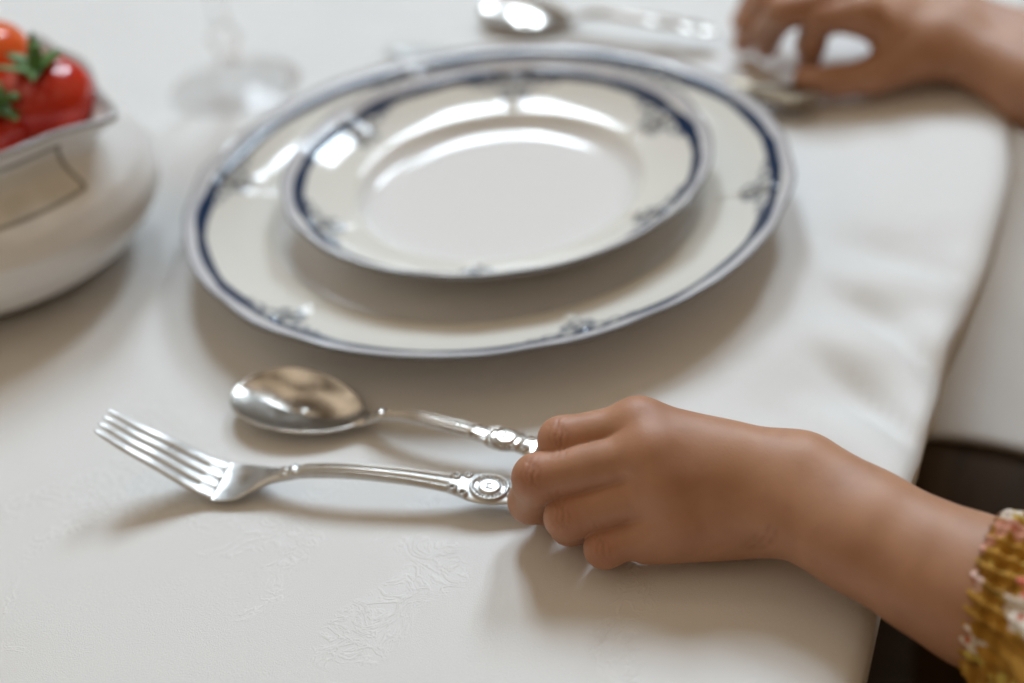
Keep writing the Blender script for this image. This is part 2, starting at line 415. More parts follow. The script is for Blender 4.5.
def spoon_bowl():
    n, m = 56, 110
    V = []; F = []
    def pt(rho, ph, shell):
        a = .0285; cx = .0285
        x = cx-a*rho*math.cos(ph)
        w = .0178*(1+.14*math.cos(ph))*(1-.10*max(0, -math.cos(ph))**2)
        y = w*rho*math.sin(ph)
        zr = .0070+(.0050-.0070)*sm(x, .01, .057)+.0008*abs(math.sin(ph))
        d = .0056*(1-(rho/.94)**2)*(rho < .94)-.0005*math.exp(-((rho-.975)/.022)**2)
        return (x, y, zr-d-(0 if shell == 0 else .0012*(1-.3*rho**8)))
    for sh in (0, 1):
        for i in range(n+1):
            for j in range(m): V.append(pt(1-(1-i/n)**1.35, 2*PI*j/m, sh))
    F += [tuple(reversed(f)) for f in grid_faces(n+1, m, True)]; F += grid_faces(n+1, m, True, (n+1)*m)
    a, b = n*m, (n+1)*m+n*m
    F += [(a+j, b+j, b+(j+1) % m, a+(j+1) % m) for j in range(m)]
    return np.array(V), F
def make_spoon(label, loc, rz):
    sp = thing('spoon', label, 'spoon', loc, rz)
    V, F = spoon_bowl(); mesh('bowl', V, F, SILVER, sp)
    V, F = strip(np.linspace(.0535, .146, 400), lambda s: interp(s, [.0535, .058, .064, .070, .095, .108, .112, .117, .122, .130, .138, .146], [.0050, .0036, .0026, .0025, .0029, .0034, .0050, .0054, .0042, .0058, .0054, .0012]), sz, lambda s: interp(s, [.0535, .06, .08, .12, .146], [.0022, .0032, .0034, .0030, .0022]), handle_relief(.066, .117, 1.5), 52, .4)
    mesh('handle', V, F, SILVER, sp)
    return sp
SA = at(235, 380, .0105)
spoon = make_spoon('tarnished silver spoon lying between the large plate and the fork', (SA[0], SA[1], 0), math.radians(-29.4))
q = at(482, 4, .009)
sp2 = dup(spoon, (q[0], q[1], 0), math.radians(-33), 'blurred silver spoon beyond the plates, bowl at the top edge of the picture')
KA = at(386, 48, .002); KB = at(800, 92, .012); kd = KB[:2]-KA[:2]; kl = float(np.hypot(*kd))
kn = thing('table_knife', 'silver table knife beyond the plates, ornate handle end held by the farther hand', 'knife', (KA[0], KA[1], 0), math.atan2(kd[1], kd[0]))
V, F = strip(np.linspace(0, kl-.085, 60), lambda s: interp(s, [0, .006, .03, .13, kl-.085], [.0008, .005, .0088, .0090, .0070]), lambda s: .0016+.006*s/kl, lambda s: .0014+0*s, None, 12, .5); mesh('blade', V, F, SILVER2, kn)
V, F = strip(np.linspace(kl-.09, kl+.008, 300), lambda s: interp(s, [kl-.09, kl-.07, kl-.03, kl-.02, kl-.012, kl, kl+.008], [.0045, .0045, .0060, .0072, .0085, .0088, .002]), lambda s: .0050+.0040*s/kl, lambda s: interp(s, [kl-.09, kl-.06, kl+.008], [.004, .0065, .0065]), handle_relief(kl-.08, kl-.012, 1.4), 40, .5); mesh('handle', V, F, DARKSILVER, kn)

# ================================================================ WINE GLASS
gp = at(236, 88)
gl = thing('wine_glass', 'clear stemmed wine glass standing behind the large plate, left of it', 'glass', (gp[0], gp[1], .0002))
V, F = lathe([(0, .0), (.030, .0), (.0355, .0004), (.0362, .0014), (.0350, .0021), (.025, .0026), (.014, .0040), (.0080, .0085), (.0062, .0170), (0, .0172)], 96); mesh('foot', V, F, GLASS, gl)
V, F = lathe([(0, .0172), (.0060, .0172), (.0056, .022), (.0075, .026), (.0098, .030), (.0075, .034), (.0052, .040), (.0050, .060), (.0062, .078), (.009, .086), (0, .0862)], 64); mesh('stem', V, F, GLASS, gl)
V, F = lathe([(0, .0862), (.009, .0866), (.020, .095), (.031, .110), (.036, .130), (.035, .155), (.031, .180), (.0300, .1803), (.0338, .155), (.0346, .130), (.0298, .1115), (.019, .097), (.008, .0895), (0, .0885)], 96); mesh('bowl', V, F, GLASS, gl)

# ================================================================ TUREEN WITH TOMATOES
BC = np.array([-.230, .5747]); BPH = math.radians(-16)       # a corner of the lobed rim points this way
def tureen():
    nth = 480; th = np.arange(nth)*2*PI/nth
    rel = (th-BPH+PI/4) % (PI/2)-PI/4
    sq = 1/np.maximum(np.abs(np.cos(rel-PI/4*np.sign(rel+1e-9)*0)), .01)
    # rounded square radius, 1 at corners, ~.80 at the sides
    corner = (np.abs(np.cos(2*(th-BPH)))**1.0*np.sign(np.cos(2*(th-BPH)))+1)/2
    prof = [(.048, 0, 0), (.0505, .001, 0), (.0515, .004, 0), (.058, .0065, 0), (.071, .015, .0), (.0795, .027, .0), (.0812, .038, .0), (.0770, .048, .0), (.0690, .055, .05), (.0620, .061, .2), (.0590, .067, .5), (.0595, .072, .85), (.0620, .0755, 1), (.0640, .0775, 1), (.0642, .0790, 1), (.0625, .0800, 1), (.0595, .0785, .9), (.0565, .073, .6), (.0560, .066, .3), (.060, .058, .1), (.071, .048, 0), (.076, .037, 0), (.070, .020, 0), (.050, .010, 0), (.02, .008, 0)]
    # densify
    P = np.array(prof); d = np.r_[0, np.cumsum(np.hypot(*np.diff(P[:, :2], axis=0).T))]; tt = np.linspace(0, d[-1], 150)
    PR = np.interp(tt, d, P[:, 0]); PZ = np.interp(tt, d, P[:, 1]); PW = np.interp(tt, d, P[:, 2])
    for _ in range(2):
        for A in (PR, PZ, PW): A[1:-1] = (A[:-2]+2*A[1:-1]+A[2:])/4
    iz = np.argmax(PZ)
    V = []; Cc = []
    for i in range(len(PR)):
        cusp = np.exp(-(np.abs(rel)/.22)**1.6); rad = PR[i]+PW[i]*((.0165*cusp)); up = PW[i]*(-.0035*cusp-.0006*np.exp(-((np.abs(rel)-.42)/.22)**2)+.0008)*sm(PZ[i], .05, .08)
        z = PZ[i]+up
        V.append(np.stack([rad*np.cos(th), rad*np.sin(th), z], 1))
        c = np.tile(WHITE, (nth, 1)); h = PZ[i]
        if i < iz+4:
            lat = np.abs(rel-np.sign(rel)*PI/4)                    # 0 at the middle of a side
            sgn = np.cos(2*(th-BPH+PI/4)) ; side = np.abs(((th-(BPH-PI/4)+PI/2) % PI)-PI/2) < PI/4
            inpan = side*(lat < .49)*(h > .0535)*(h < .0705)
            c = np.where(inpan[:, None] > 0, CREAM*.93, c)
            ln = side*((np.abs(lat-.49) < .013)*(h > .0530)*(h < .0715)+(lat < .49)*((np.abs(h-.0533) < .0004)+(np.abs(h-.0712) < .0010))) > 0
            c = np.where(ln[:, None], np.array([.16, .15, .13]), c)
            if h > .0772: c = np.tile(np.array([.42, .42, .42]), (nth, 1))
            if h < .0030: c = np.tile(np.array([.12, .13, .12]), (nth, 1))
        V[-1] = V[-1]; Cc.append(c)
    V = np.concatenate(V); Cc = np.concatenate(Cc); n = len(PR)
    F = [tuple(reversed(f)) for f in grid_faces(n, nth, True)]; F = grid_faces(n, nth, True)
    V = np.concatenate([V, [[0, 0, .0]], [[0, 0, .008]]]); Cc = np.concatenate([Cc, [WHITE], [WHITE]])
    k = len(V)-2
    F += [(k, (j+1) % nth, j) for j in range(nth)]; b = (n-1)*nth; F += [(k+1, b+j, b+(j+1) % nth) for j in range(nth)]
    return V, F, Cc
V, F, Cc = tureen()
o = mesh('serving_bowl', V, F, PORC, col=Cc, loc=(BC[0], BC[1], .0003)); tag(o, 'white porcelain serving bowl with silver lobed rim and cream panel, filled with tomatoes', 'bowl')
RED = m_tomato('ripe_tomato_skin', (.50, .018, .008), (.62, .035, .012)); ORA = m_tomato('orange_tomato_skin', (.78, .10, .012), (.85, .17, .02))
GREEN = m_plain('calyx_green', (.10, .20, .05), .6, .25, 300)
def tomato(c, r, mat, label, tilt=(0, 0), rot=0.):
    t = thing('tomato', label, 'tomato', c, 0, 'tomatoes in the serving bowl'); t.rotation_euler = (tilt[0], tilt[1], rot)
    nu, nv = 64, 40; V = []
    for i in range(nv+1):
        a = PI*i/nv
        for j in range(nu):
            th = 2*PI*j/nu; rr = r*(1+.02*math.cos(5*th)*math.sin(a)**2); z = r*.86*math.cos(a)
            z -= r*.20*math.exp(-(math.sin(a)/.30)**2)*(1 if a < PI/2 else -.35)
            V.append((rr*math.sin(a)*math.cos(th), rr*math.sin(a)*math.sin(th), z))
    mesh('fruit', V, grid_faces(nv+1, nu, True)[::1], mat, t)
    V = []; F = []
    for k in range(6):                                  # pointed curled sepals
        th = 2*PI*k/6+.2*random.random(); L = r*random.uniform(.62, .85); nn = 14
        o0 = len(V)
        for i in range(nn+1):
            s = i/nn; w = r*.17*math.sin(PI*min(1, s*.86+.14))**.8*(1-s*.35)+.0001; rad = s*L
            zz = r*.70+r*.16*math.sin(s*2.2)+r*.30*s*s*(k % 2)+r*.08*s
            for q, dz in ((-1, .0002), (0, -.0006), (1, .0002), (1, -.0006), (0, -.0014), (-1, -.0006)):
                V.append((rad*math.cos(th)-q*w*math.sin(th), rad*math.sin(th)+q*w*math.cos(th), zz+dz))
        F += grid_faces(nn+1, 6, True, o0)
    mesh('calyx', V, F, GREEN, t)
    V = []; nn = 10
    for i in range(nn+1):
        s = i/nn; rr = r*(.085-.02*math.sin(s*PI)+.025*(s > .85))
        for j in range(10): V.append((rr*math.cos(j*PI/5)+r*.16*s*s, rr*math.sin(j*PI/5), r*(.62+.62*s)))
    F = grid_faces(nn+1, 10, True); F.append(tuple(nn*10+j for j in range(10)))
    mesh('stem', V, F, GREEN, t)
    return t
cx, cy = BC
p1 = at(47, 101, .078)
tomato((p1[0], p1[1], .079), .0212, RED, 'ripe red tomato at the right corner of the bowl, green calyx upward', (math.radians(10), math.radians(-3)), .5)
p2 = at(-8, 68, .083); tomato((p2[0], p2[1], .083), .0215, ORA, 'orange-red tomato at the back left of the bowl', (-1.1, -.6), 1.)
p3 = at(-14, 128, .076); tomato((p3[0], p3[1], .076), .020, RED, 'dark red tomato at the left edge of the picture, front of the bowl', (.25, .75), .0)
for (dx, dy, z, r, lab) in ((.004, -.004, .033, .0205, 'red tomato low in the bowl, under the one with the upright calyx'), (-.020, .030, .036, .0195, 'red tomato hidden deep in the bowl below the orange-red one'), (-.034, -.018, .034, .0185, 'red tomato hidden deep in the bowl below the front left one'), (.020, .028, .042, .0175, 'red tomato against the back wall of the bowl')):
    tomato((cx+dx*.8, cy+dy*.8, z), r, RED, lab, (.3, .2), dx*40)

# ================================================================ THE PERSON: bodies are distance fields turned into one skin
def rcone(P, a, b, ra, rb):
    ba = b-a; L2 = ba@ba; pa = P-a; h = np.clip((pa@ba)/L2, 0, 1).astype(P.dtype)
    d = pa-h[:, None]*ba.astype(P.dtype)
    return np.sqrt(np.einsum('ij,ij->i', d, d))-(ra+(rb-ra)*h)
def ell(P, c, r, R=None):
    d = P-np.asarray(c, P.dtype)
    if R is not None: d = d@R.astype(P.dtype)
    k = np.sqrt(((d/np.asarray(r, P.dtype))**2).sum(1)); k2 = np.sqrt(((d/(np.asarray(r, P.dtype)**2))**2).sum(1))+1e-9
    return k*(k-1)/k2
def smin(a, b, k):
    h = np.clip(.5+.5*(b-a)/k, 0, 1); return b+(a-b)*h-k*h*(1-h)
def smax(a, b, k): return -smin(-a, -b, k)
def surface_nets(fn, lo, hi, h, newton=2):
    lo = np.array(lo); n = np.ceil((np.array(hi)-lo)/h).astype(int)+1
    ax = [lo[i]+h*np.arange(n[i]) for i in range(3)]
    D = np.empty(n, np.float32)
    q = 4; nc = n//q+2; xc = [lo[i]+h*q*np.arange(nc[i]) for i in range(3)]
    G3 = np.stack(np.meshgrid(*xc, indexing='ij'), -1).reshape(-1, 3).astype(np.float32)
    Dc = fn(G3).reshape(nc)
    near = [np.minimum((np.arange(n[i])+q//2)//q, nc[i]-1) for i in range(3)]
    for i in range(n[0]):
        row = Dc[near[0][i]][np.ix_(near[1], near[2])]; D[i] = row
        jj, kk = np.nonzero(np.abs(row) < h*q*1.6)
        if len(jj): D[i][jj, kk] = fn(np.stack([np.full(len(jj), ax[0][i]), ax[1][jj], ax[2][kk]], 1).astype(np.float32))
    S = D < 0
    c = [(i, j, k) for i in (0, 1) for j in (0, 1) for k in (0, 1)]
    sl = lambda A, i, j, k: A[i:n[0]-1+i, j:n[1]-1+j, k:n[2]-1+k]
    cnt = sum(sl(S, *q).astype(np.int8) for q in c)
    act = (cnt > 0) & (cnt < 8); idx = -np.ones(act.shape, int); I = np.argwhere(act); idx[act] = np.arange(len(I))
    acc = np.zeros((len(I), 3)); w = np.zeros(len(I))
    for a in c:
        for ax_ in range(3):
            if a[ax_]: continue
            b = list(a); b[ax_] = 1
            da = D[I[:, 0]+a[0], I[:, 1]+a[1], I[:, 2]+a[2]]; db = D[I[:, 0]+b[0], I[:, 1]+b[1], I[:, 2]+b[2]]
            m = (da < 0) != (db < 0); t = np.where(m, da/(da-db+1e-12), 0)
            p = np.tile(np.array(a, float), (len(I), 1)); p[:, ax_] = t
            acc += p*m[:, None]; w += m
    V = lo+(I+acc/w[:, None])*h
    F = []
    for ax_ in range(3):
        o1, o2 = [q for q in range(3) if q != ax_]
        A = S; B = np.roll(S, -1, ax_)
        m = A != B
        ii = np.argwhere(m)
        ok = (ii[:, ax_] < n[ax_]-1) & (ii[:, o1] > 0) & (ii[:, o2] > 0) & (ii[:, o1] < n[o1]-1) & (ii[:, o2] < n[o2]-1)
        ii = ii[ok]
        def cell(d1, d2):
            q = ii.copy(); q[:, o1] -= d1; q[:, o2] -= d2; return idx[q[:, 0], q[:, 1], q[:, 2]]
        quad = np.stack([cell(1, 1), cell(0, 1), cell(0, 0), cell(1, 0)], 1)
        flip = A[ii[:, 0], ii[:, 1], ii[:, 2]]
        if ax_ == 1: flip = ~flip
        quad[~flip] = quad[~flip][:, ::-1]
        F.append(quad)
    F = np.concatenate(F)
    e = h*.15
    for _ in range(newton):
        P = V.astype(np.float64); d0 = fn(P); G = np.stack([(fn(P+e*np.eye(3)[k])-fn(P-e*np.eye(3)[k]))/(2*e) for k in range(3)], 1)
        V = V-np.clip(d0, -h, h)[:, None]*G/np.maximum((G**2).sum(1), .3)[:, None]
    return V, F
def hand_sdf(J, wrist, fore, palmr, thumb, dors, rs=1.0, cuts=(), heel=None, ka=.012):
    """J: finger -> (MCP, PIP, DIP, TIP) points; wrist (radial, ulnar) points; fore (point, radius, radial/ulnar spread) list; dors: unit vector out of the back of the hand"""
    fr = dict(I=(.0083, .0073, .0066, .0052), M=(.0086, .0076, .0072, .0056), R=(.0082, .0072, .0064, .0052), K=(.0073, .0062, .0056, .0046))
    carp = {'I': wrist[0]*.85+wrist[1]*.15, 'M': wrist[0]*.6+wrist[1]*.4, 'R': wrist[0]*.35+wrist[1]*.65, 'K': wrist[0]*.05+wrist[1]*.95}
    def f(P):
        dt = P.dtype
        palm = None
        for k in 'IMRK':
            mcp = J[k][0]
            d = rcone(P, carp[k]-dors*.001, mcp-dors*(.0020 if heel else .0035), palmr[1], palmr[0]*(.88 if k == 'K' else 1))
            palm = d if palm is None else smin(palm, d, .010)
        mid = (J['M'][0]+J['R'][0])/2*.5+(wrist[0]+wrist[1])/2*.5
        palm = smin(palm, rcone(P, mid-dors*.005, (J['R'][0]+carp['R'])/2-dors*.006, .011, .011), .012)
        # heel and thumb mounds
        palm = smin(palm, rcone(P, heel[0], heel[1], heel[2], heel[3]), .010) if heel else smin(palm, rcone(P, carp['K']-dors*.004, (J['K'][0]+carp['K'])/2-dors*.005, .0115, .0100), .010)
        arm = None
        for (a, b) in zip(fore[:-1], fore[1:]):
            for s in (-1, 1):
                d = rcone(P, a[0]+a[2]*s, b[0]+b[2]*s, a[1], b[1]); arm = d if arm is None else smin(arm, d, ka)
        body = smin(palm, arm, .012 if heel else .014)
        th = rcone(P, thumb[0], thumb[1], .0115, .0092); body = smin(body, th, .012)
        t2 = smin(rcone(P, thumb[1], thumb[2], .0090, .0078), rcone(P, thumb[2], thumb[3], .0080, .0062), .002)
        body = smin(body, t2, .003)
        # knuckles
        for k in 'IMRK':
            body = smin(body, np.sqrt((((P-(J[k][0]+dors*(.0008 if k in 'KI' else .0018)))**2).sum(1)))-.0068*(1 if k != 'K' else .9), .008)
        fing = None
        for k in 'IMRK':
            m, p, d_, t = J[k]; r = fr[k]
            a = rcone(P, m, p, r[0]*.93*rs, r[1]*rs)
            ax = (p-m)/np.linalg.norm(p-m); hn = dors-ax*(dors@ax); 
            a = smin(a, rcone(P, p, d_, r[1]*.98*rs, r[2]*rs), .0030)
            a = smin(a, rcone(P, d_, t, r[2]*.98*rs, r[3]*rs), .0028)
            fing = a if fing is None else smin(fing, a, .0006)
        out = smin(body, fing, .0034)
        for (a, b, r, k) in cuts:
            out = smax(out, -rcone(P, a, b, r, r), k)
        return out.astype(dt)
    return f
def unit(v): return v/np.linalg.norm(v)
V3 = lambda *a: at(*a)
# ---- nearer hand (left hand, back upward, fingers curled on the handles)
JL = dict(I=(V3(638, 426, .0400), V3(562, 440, .0370), V3(553, 462, .019), V3(562, 474, .0075)),
          M=(V3(652, 454, .0380), V3(537, 478, .0305), V3(531, 501, .0145), V3(546, 509, .0072)),
          R=(V3(664, 487, .0305), V3(568, 517, .0200), V3(570, 525, .0110), V3(585, 528, .0064)),
          K=(V3(676, 521, .0205), V3(605, 548, .0125), V3(609, 549, .0078), V3(625, 547, .0060)))
wR, wU = V3(794, 465, .0325), V3(782, 508, .0200)
dL = unit(np.cross(JL['K'][0]-JL['I'][0], wR-JL['I'][0])); dL = dL if dL[2] > 0 else -dL
def sp(a, b): return (b-a)/2
def node(top, bot, z, r, h):
    """arm section: visible outline points top/bottom in the picture, height of the axis, tube radius, half spread of the two bones"""
    c = V3((top[0]+bot[0])/2, (top[1]+bot[1])/2, z); t = unit(V3(*top, z+.006)-V3(*bot, z-.006))
    return (c, r, -t*h)
foreL = [node((824, 443), (783, 553), .0262, .0125, .0058), node((866, 462), (818, 576), .0245, .0130, .0050), node((900, 481), (853, 595), .0232, .0140, .0040),
         node((955, 509), (912, 630), .0205, .0155, .0035), node((1003, 530), (966, 657), .0185, .0175, .0035)]
h0 = foreL[-1][0]; dirL = unit(h0-foreL[1][0]); elbowL = h0+dirL*.075+np.array([.01, 0, -.005])
foreL.append((elbowL, .0200, foreL[-1][2]))
thumbL = (V3(775, 480, .020), V3(715, 466, .0125), V3(660, 468, .0095), V3(605, 474, .0085))
heelL = (V3(648, 538, .0118), V3(752, 519, .0135), .0085, .0118)
fL = hand_sdf(JL, (wR, wU), foreL, (.0090, .0106), thumbL, dL, 1.01, (), heelL, .008)
VL, FL = surface_nets(fL, (-.016, .235, -.03), (.175, .402, .066), .00075)
# ---- farther hand (right hand, thumb and index pinching the knife handle)
JR = dict(I=(V3(862, 14, .040), V3(818, 19, .038), V3(811, 44, .024), V3(809, 64, .010)),
          M=(V3(850, -2, .044), V3(784, 12, .042), V3(768, 32, .026), V3(767, 47, .011)),
          R=(V3(848, -20, .042), V3(772, 0, .038), V3(751, 24, .023), V3(744, 42, .009)),
          K=(V3(852, -38, .042), V3(780, -16, .034), V3(752, 4, .017), V3(740, 22, .007)))
r0, r1 = V3(950, 50, .018), V3(945, 12, .022)
dR = unit(np.cross(JR['K'][0]-JR['I'][0], r0-JR['I'][0])); dR = dR if dR[2] > 0 else -dR
g0, g1 = V3(1042, 98, .007), V3(1056, 52, .014)
dirR = unit((g0+g1)/2-(r0+r1)/2); k0, k1 = g0+dirR*.10, g1+dirR*.10
foreR = [((r0+r1)/2, .0135, sp(r0, r1)*.8), ((g0+g1)/2, .0185, sp(g0, g1)*.7), ((k0+k1)/2, .0235, sp(k0, k1)*.6)]
thumbR = (V3(918, 58, .017), V3(874, 75, .0135), V3(838, 81, .0125), V3(804, 80, .0135))
fR = hand_sdf(JR, (r0, r1), foreR, (.0078, .0118), thumbR, dR, 1.12)
pts = np.concatenate([np.array(list(v)) for v in JR.values()]+[np.array([(k0+k1)/2])])
VR, FR = surface_nets(fR, pts.min(0)-.045, pts.max(0)+.045, .0016)
elbowR = (k0+k1)/2
if __import__('os').environ.get('DBGH'):
    for nm, J in (('L', JL), ('R', JR)):
        for k in J: print(nm, k, [round(1000*float(np.linalg.norm(J[k][i]-J[k][i+1]))) for i in range(3)], np.round(J[k][0], 3))
    print('dL', dL, 'dR', dR, 'elb', elbowL, elbowR, 'g', (g0+g1)/2)
# ---- trunk, upper arms, neck and head, beyond the right edge of the picture
DIR = EN; SID = EA                                   # away from the table, and along its edge
TC = np.array([*(E0+EN*.30+EA*.02), 0.])
def W(n, a, z): return np.array([*(E0+EN*n+EA*a), z])
shL, shR = W(.30, -.115, .125), W(.30, .135, .125)
HC = W(.26, .01, .285)
Rm = np.array([[EN[0], EA[0], 0], [EN[1], EA[1], 0], [0, 0, 1.]])
def fT(P):
    d = ell(P, W(.31, .01, .03), (.072, .118, .17), Rm)
    d = smin(d, ell(P, W(.32, .01, -.17), (.085, .125, .10), Rm), .04)
    d = smin(d, rcone(P, shL, shR, .038, .038), .03)
    d = smin(d, rcone(P, shL, elbowL+np.array([.012, -.006, -.004]), .034, .026), .02); d = smin(d, rcone(P, shR, elbowR+dirR*.05, .034, .026), .02)
    d = smin(d, rcone(P, elbowR, elbowR+dirR*.05, .022, .026), .01)
    d = smin(d, rcone(P, elbowL-dirL*.01, elbowL+np.array([.012, -.006, -.004]), .022, .026), .01)
    d = smin(d, rcone(P, W(.31, .01, .13), W(.29, .01, .23), .033, .032), .03)
    d = smin(d, ell(P, HC, (.083, .068, .095), Rm), .02); d = smin(d, ell(P, W(.215, .01, .235), (.035, .038, .03), Rm), .03)
    d = smin(d, rcone(P, W(.178, .01, .285), W(.168, .01, .262), .006, .010), .012)          # nose
    for s in (-1, 1):
        d = smax(d, -ell(P, W(.178, .01+s*.030, .288), (.010, .014, .009), Rm), .008)         # eye sockets
        d = smin(d, ell(P, W(.190, .01+s*.030, .287), (.011, .012, .010), Rm), .002)
        d = smin(d, ell(P, W(.27, .01+s*.070, .275), (.018, .007, .027), Rm), .006)          # ears
    d = smin(d, rcone(P, W(.183, -.004, .238), W(.183, .024, .238), .006, .006), .004)        # lips
    return d
VT, FT = surface_nets(fT, W(.30, .01, 0)-np.array([.36, .36, .30]), W(.30, .01, 0)+np.array([.33, .42, .42]), .0075)
def paint_skin(V, J, dors, nails=False):
    c = np.zeros((len(V), 3))
    for k in J:
        for j, (a, w) in enumerate(((1, .0085), (0, .012))):
            d = np.linalg.norm(V-(J[k][a]+dors*.006), axis=1); c[:, 0] = np.maximum(c[:, 0], (.32 if a else .16)*np.exp(-(d/w)**2))
        d = np.linalg.norm(V-J[k][3], axis=1); c[:, 0] = np.maximum(c[:, 0], .4*np.exp(-(d/.013)**2))
    return c
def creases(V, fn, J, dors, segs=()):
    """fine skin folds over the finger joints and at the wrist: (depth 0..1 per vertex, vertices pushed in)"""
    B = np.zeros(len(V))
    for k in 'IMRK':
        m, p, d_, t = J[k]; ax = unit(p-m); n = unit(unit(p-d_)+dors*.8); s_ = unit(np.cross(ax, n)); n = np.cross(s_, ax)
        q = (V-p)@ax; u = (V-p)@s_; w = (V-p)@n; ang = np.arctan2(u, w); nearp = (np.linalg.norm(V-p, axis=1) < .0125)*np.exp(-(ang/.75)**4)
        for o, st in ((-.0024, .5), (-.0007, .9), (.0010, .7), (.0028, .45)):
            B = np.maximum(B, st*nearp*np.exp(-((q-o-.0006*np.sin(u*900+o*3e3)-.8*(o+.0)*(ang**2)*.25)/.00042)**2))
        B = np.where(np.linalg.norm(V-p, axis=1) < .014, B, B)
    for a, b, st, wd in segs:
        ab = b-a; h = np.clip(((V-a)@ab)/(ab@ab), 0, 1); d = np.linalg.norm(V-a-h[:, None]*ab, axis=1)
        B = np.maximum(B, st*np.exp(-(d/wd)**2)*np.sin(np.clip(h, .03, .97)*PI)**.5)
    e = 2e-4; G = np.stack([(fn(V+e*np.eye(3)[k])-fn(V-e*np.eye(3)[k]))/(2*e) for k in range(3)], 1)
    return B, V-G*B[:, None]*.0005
def onskin(x, y, z0=.03):
    """the point where the skin is met by the ray through a picture position"""
    d = unit(at(x, y, 0)-CC); t = .30
    for _ in range(60): t += float(fL((CC+d*t)[None])[0])*.9
    return CC+d*t
def fold_line(pts, st, wd):
    P = [onskin(*p) for p in pts]; return [(P[i], P[i+1], st, wd) for i in range(len(P)-1)]
segs = fold_line([(770, 524), (766, 535), (758, 544), (748, 550)], .75, .0009)+fold_line([(777, 528), (774, 538), (768, 545), (760, 549)], .7, .0009)+fold_line([(758, 533), (752, 540), (742, 547)], .45, .0008)
BL, VLd = creases(VL, fL, JL, dL, segs)
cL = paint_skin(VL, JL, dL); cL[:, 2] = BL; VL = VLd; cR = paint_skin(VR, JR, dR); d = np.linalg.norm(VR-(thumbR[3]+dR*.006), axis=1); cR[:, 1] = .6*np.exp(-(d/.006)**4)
cT = np.zeros((len(VT), 3)); cT[:, 0] = .7*np.exp(-((np.linalg.norm((VT-W(.180, .01, .238))/np.array([1, 1, .6]), axis=1))/.016)**4)
person = thing('person', 'child in a mustard floral dress reaching in from the right, both hands holding the cutlery', 'person', (*(E0+EN*.31), 0))
off = np.array([*(E0+EN*.31), 0.])
Vb = np.concatenate([VL, VR, VT])-off; Fb = np.concatenate([FL, FR+len(VL), FT+len(VL)+len(VR)])
mesh('body', Vb, Fb, SKIN, person, col=np.concatenate([cL, cR, cT]))
# ---- hair
def fH(P):
    d = ell(P, W(.27, .01, .30), (.092, .080, .102), Rm); d = smin(d, ell(P, W(.345, .01, .20), (.035, .07, .12), Rm), .04)
    return smax(d, -ell(P, W(.155, .01, .26), (.085, .072, .085), Rm), .01)
Vh, Fh = surface_nets(fH, W(.27, .01, .24)-.22, W(.27, .01, .24)+.22, .008)
mesh('hair', Vh-off, Fh, m_plain('dark_brown_hair', (.035, .018, .010), .45, .5, 200), person)
# ---- floral print
MUST = np.array([.37, .19, .025])
FLOW = []
for i in range(420): FLOW.append((rng.uniform(-.05, .55), rng.uniform(-.18, .18), rng.uniform(.0045, .0085), rng.uniform(0, 6.28), rng.integers(0, 4)))
FLOW = FLOW
def print_color(u, v):
    """u along, v around, in metres"""
    c = np.tile(MUST, (len(u), 1)); n = vnoise(u*260, v*260)[:, None]; c = c*(.8+.4*n)
    n2 = vnoise(u*110+7, v*110+3); lf = sm(np.abs(n2-.5), .06, .03)*sm(vnoise(u*420+3, v*420), .4, .6)
    c = c+(np.array([.60, .50, .12])-c)*(lf*.8)[:, None]
    n3 = vnoise(u*70+17, v*70+31); st = sm(np.abs(n3-.45), .022, .010); c = c+(np.array([.10, .055, .015])-c)*(st*.75)[:, None]
    cols = [np.array([.72, .20, .14]), np.array([.78, .55, .48]), np.array([.75, .68, .60]), np.array([.66, .34, .26])]
    for (fu, fv, r, ph, k) in FLOW:
        m = (np.abs(u-fu) < r*1.3) & (np.abs(v-fv) < r*1.3)
        if not m.any(): continue
        du = u[m]-fu; dv = v[m]-fv; d = np.hypot(du, dv); a = np.arctan2(dv, du)+ph
        pr = r*(.45+.55*np.abs(np.cos(a*2.5)))
        ink = sm(d, pr, pr*.85); cc = cols[k]*(.75+.35*(d/r))[:, None]; vein = sm(np.abs(np.sin(a*2.5)), .25, .1)*.35
        x = c[m]; x = x+(cc-x)*ink[:, None]; x = x*(1-(vein*ink)[:, None]*.5)
        ctr = sm(d, r*.22, r*.12); x = x+(np.array([.45, .10, .03])-x)*ctr[:, None]; c[m] = x
    return c
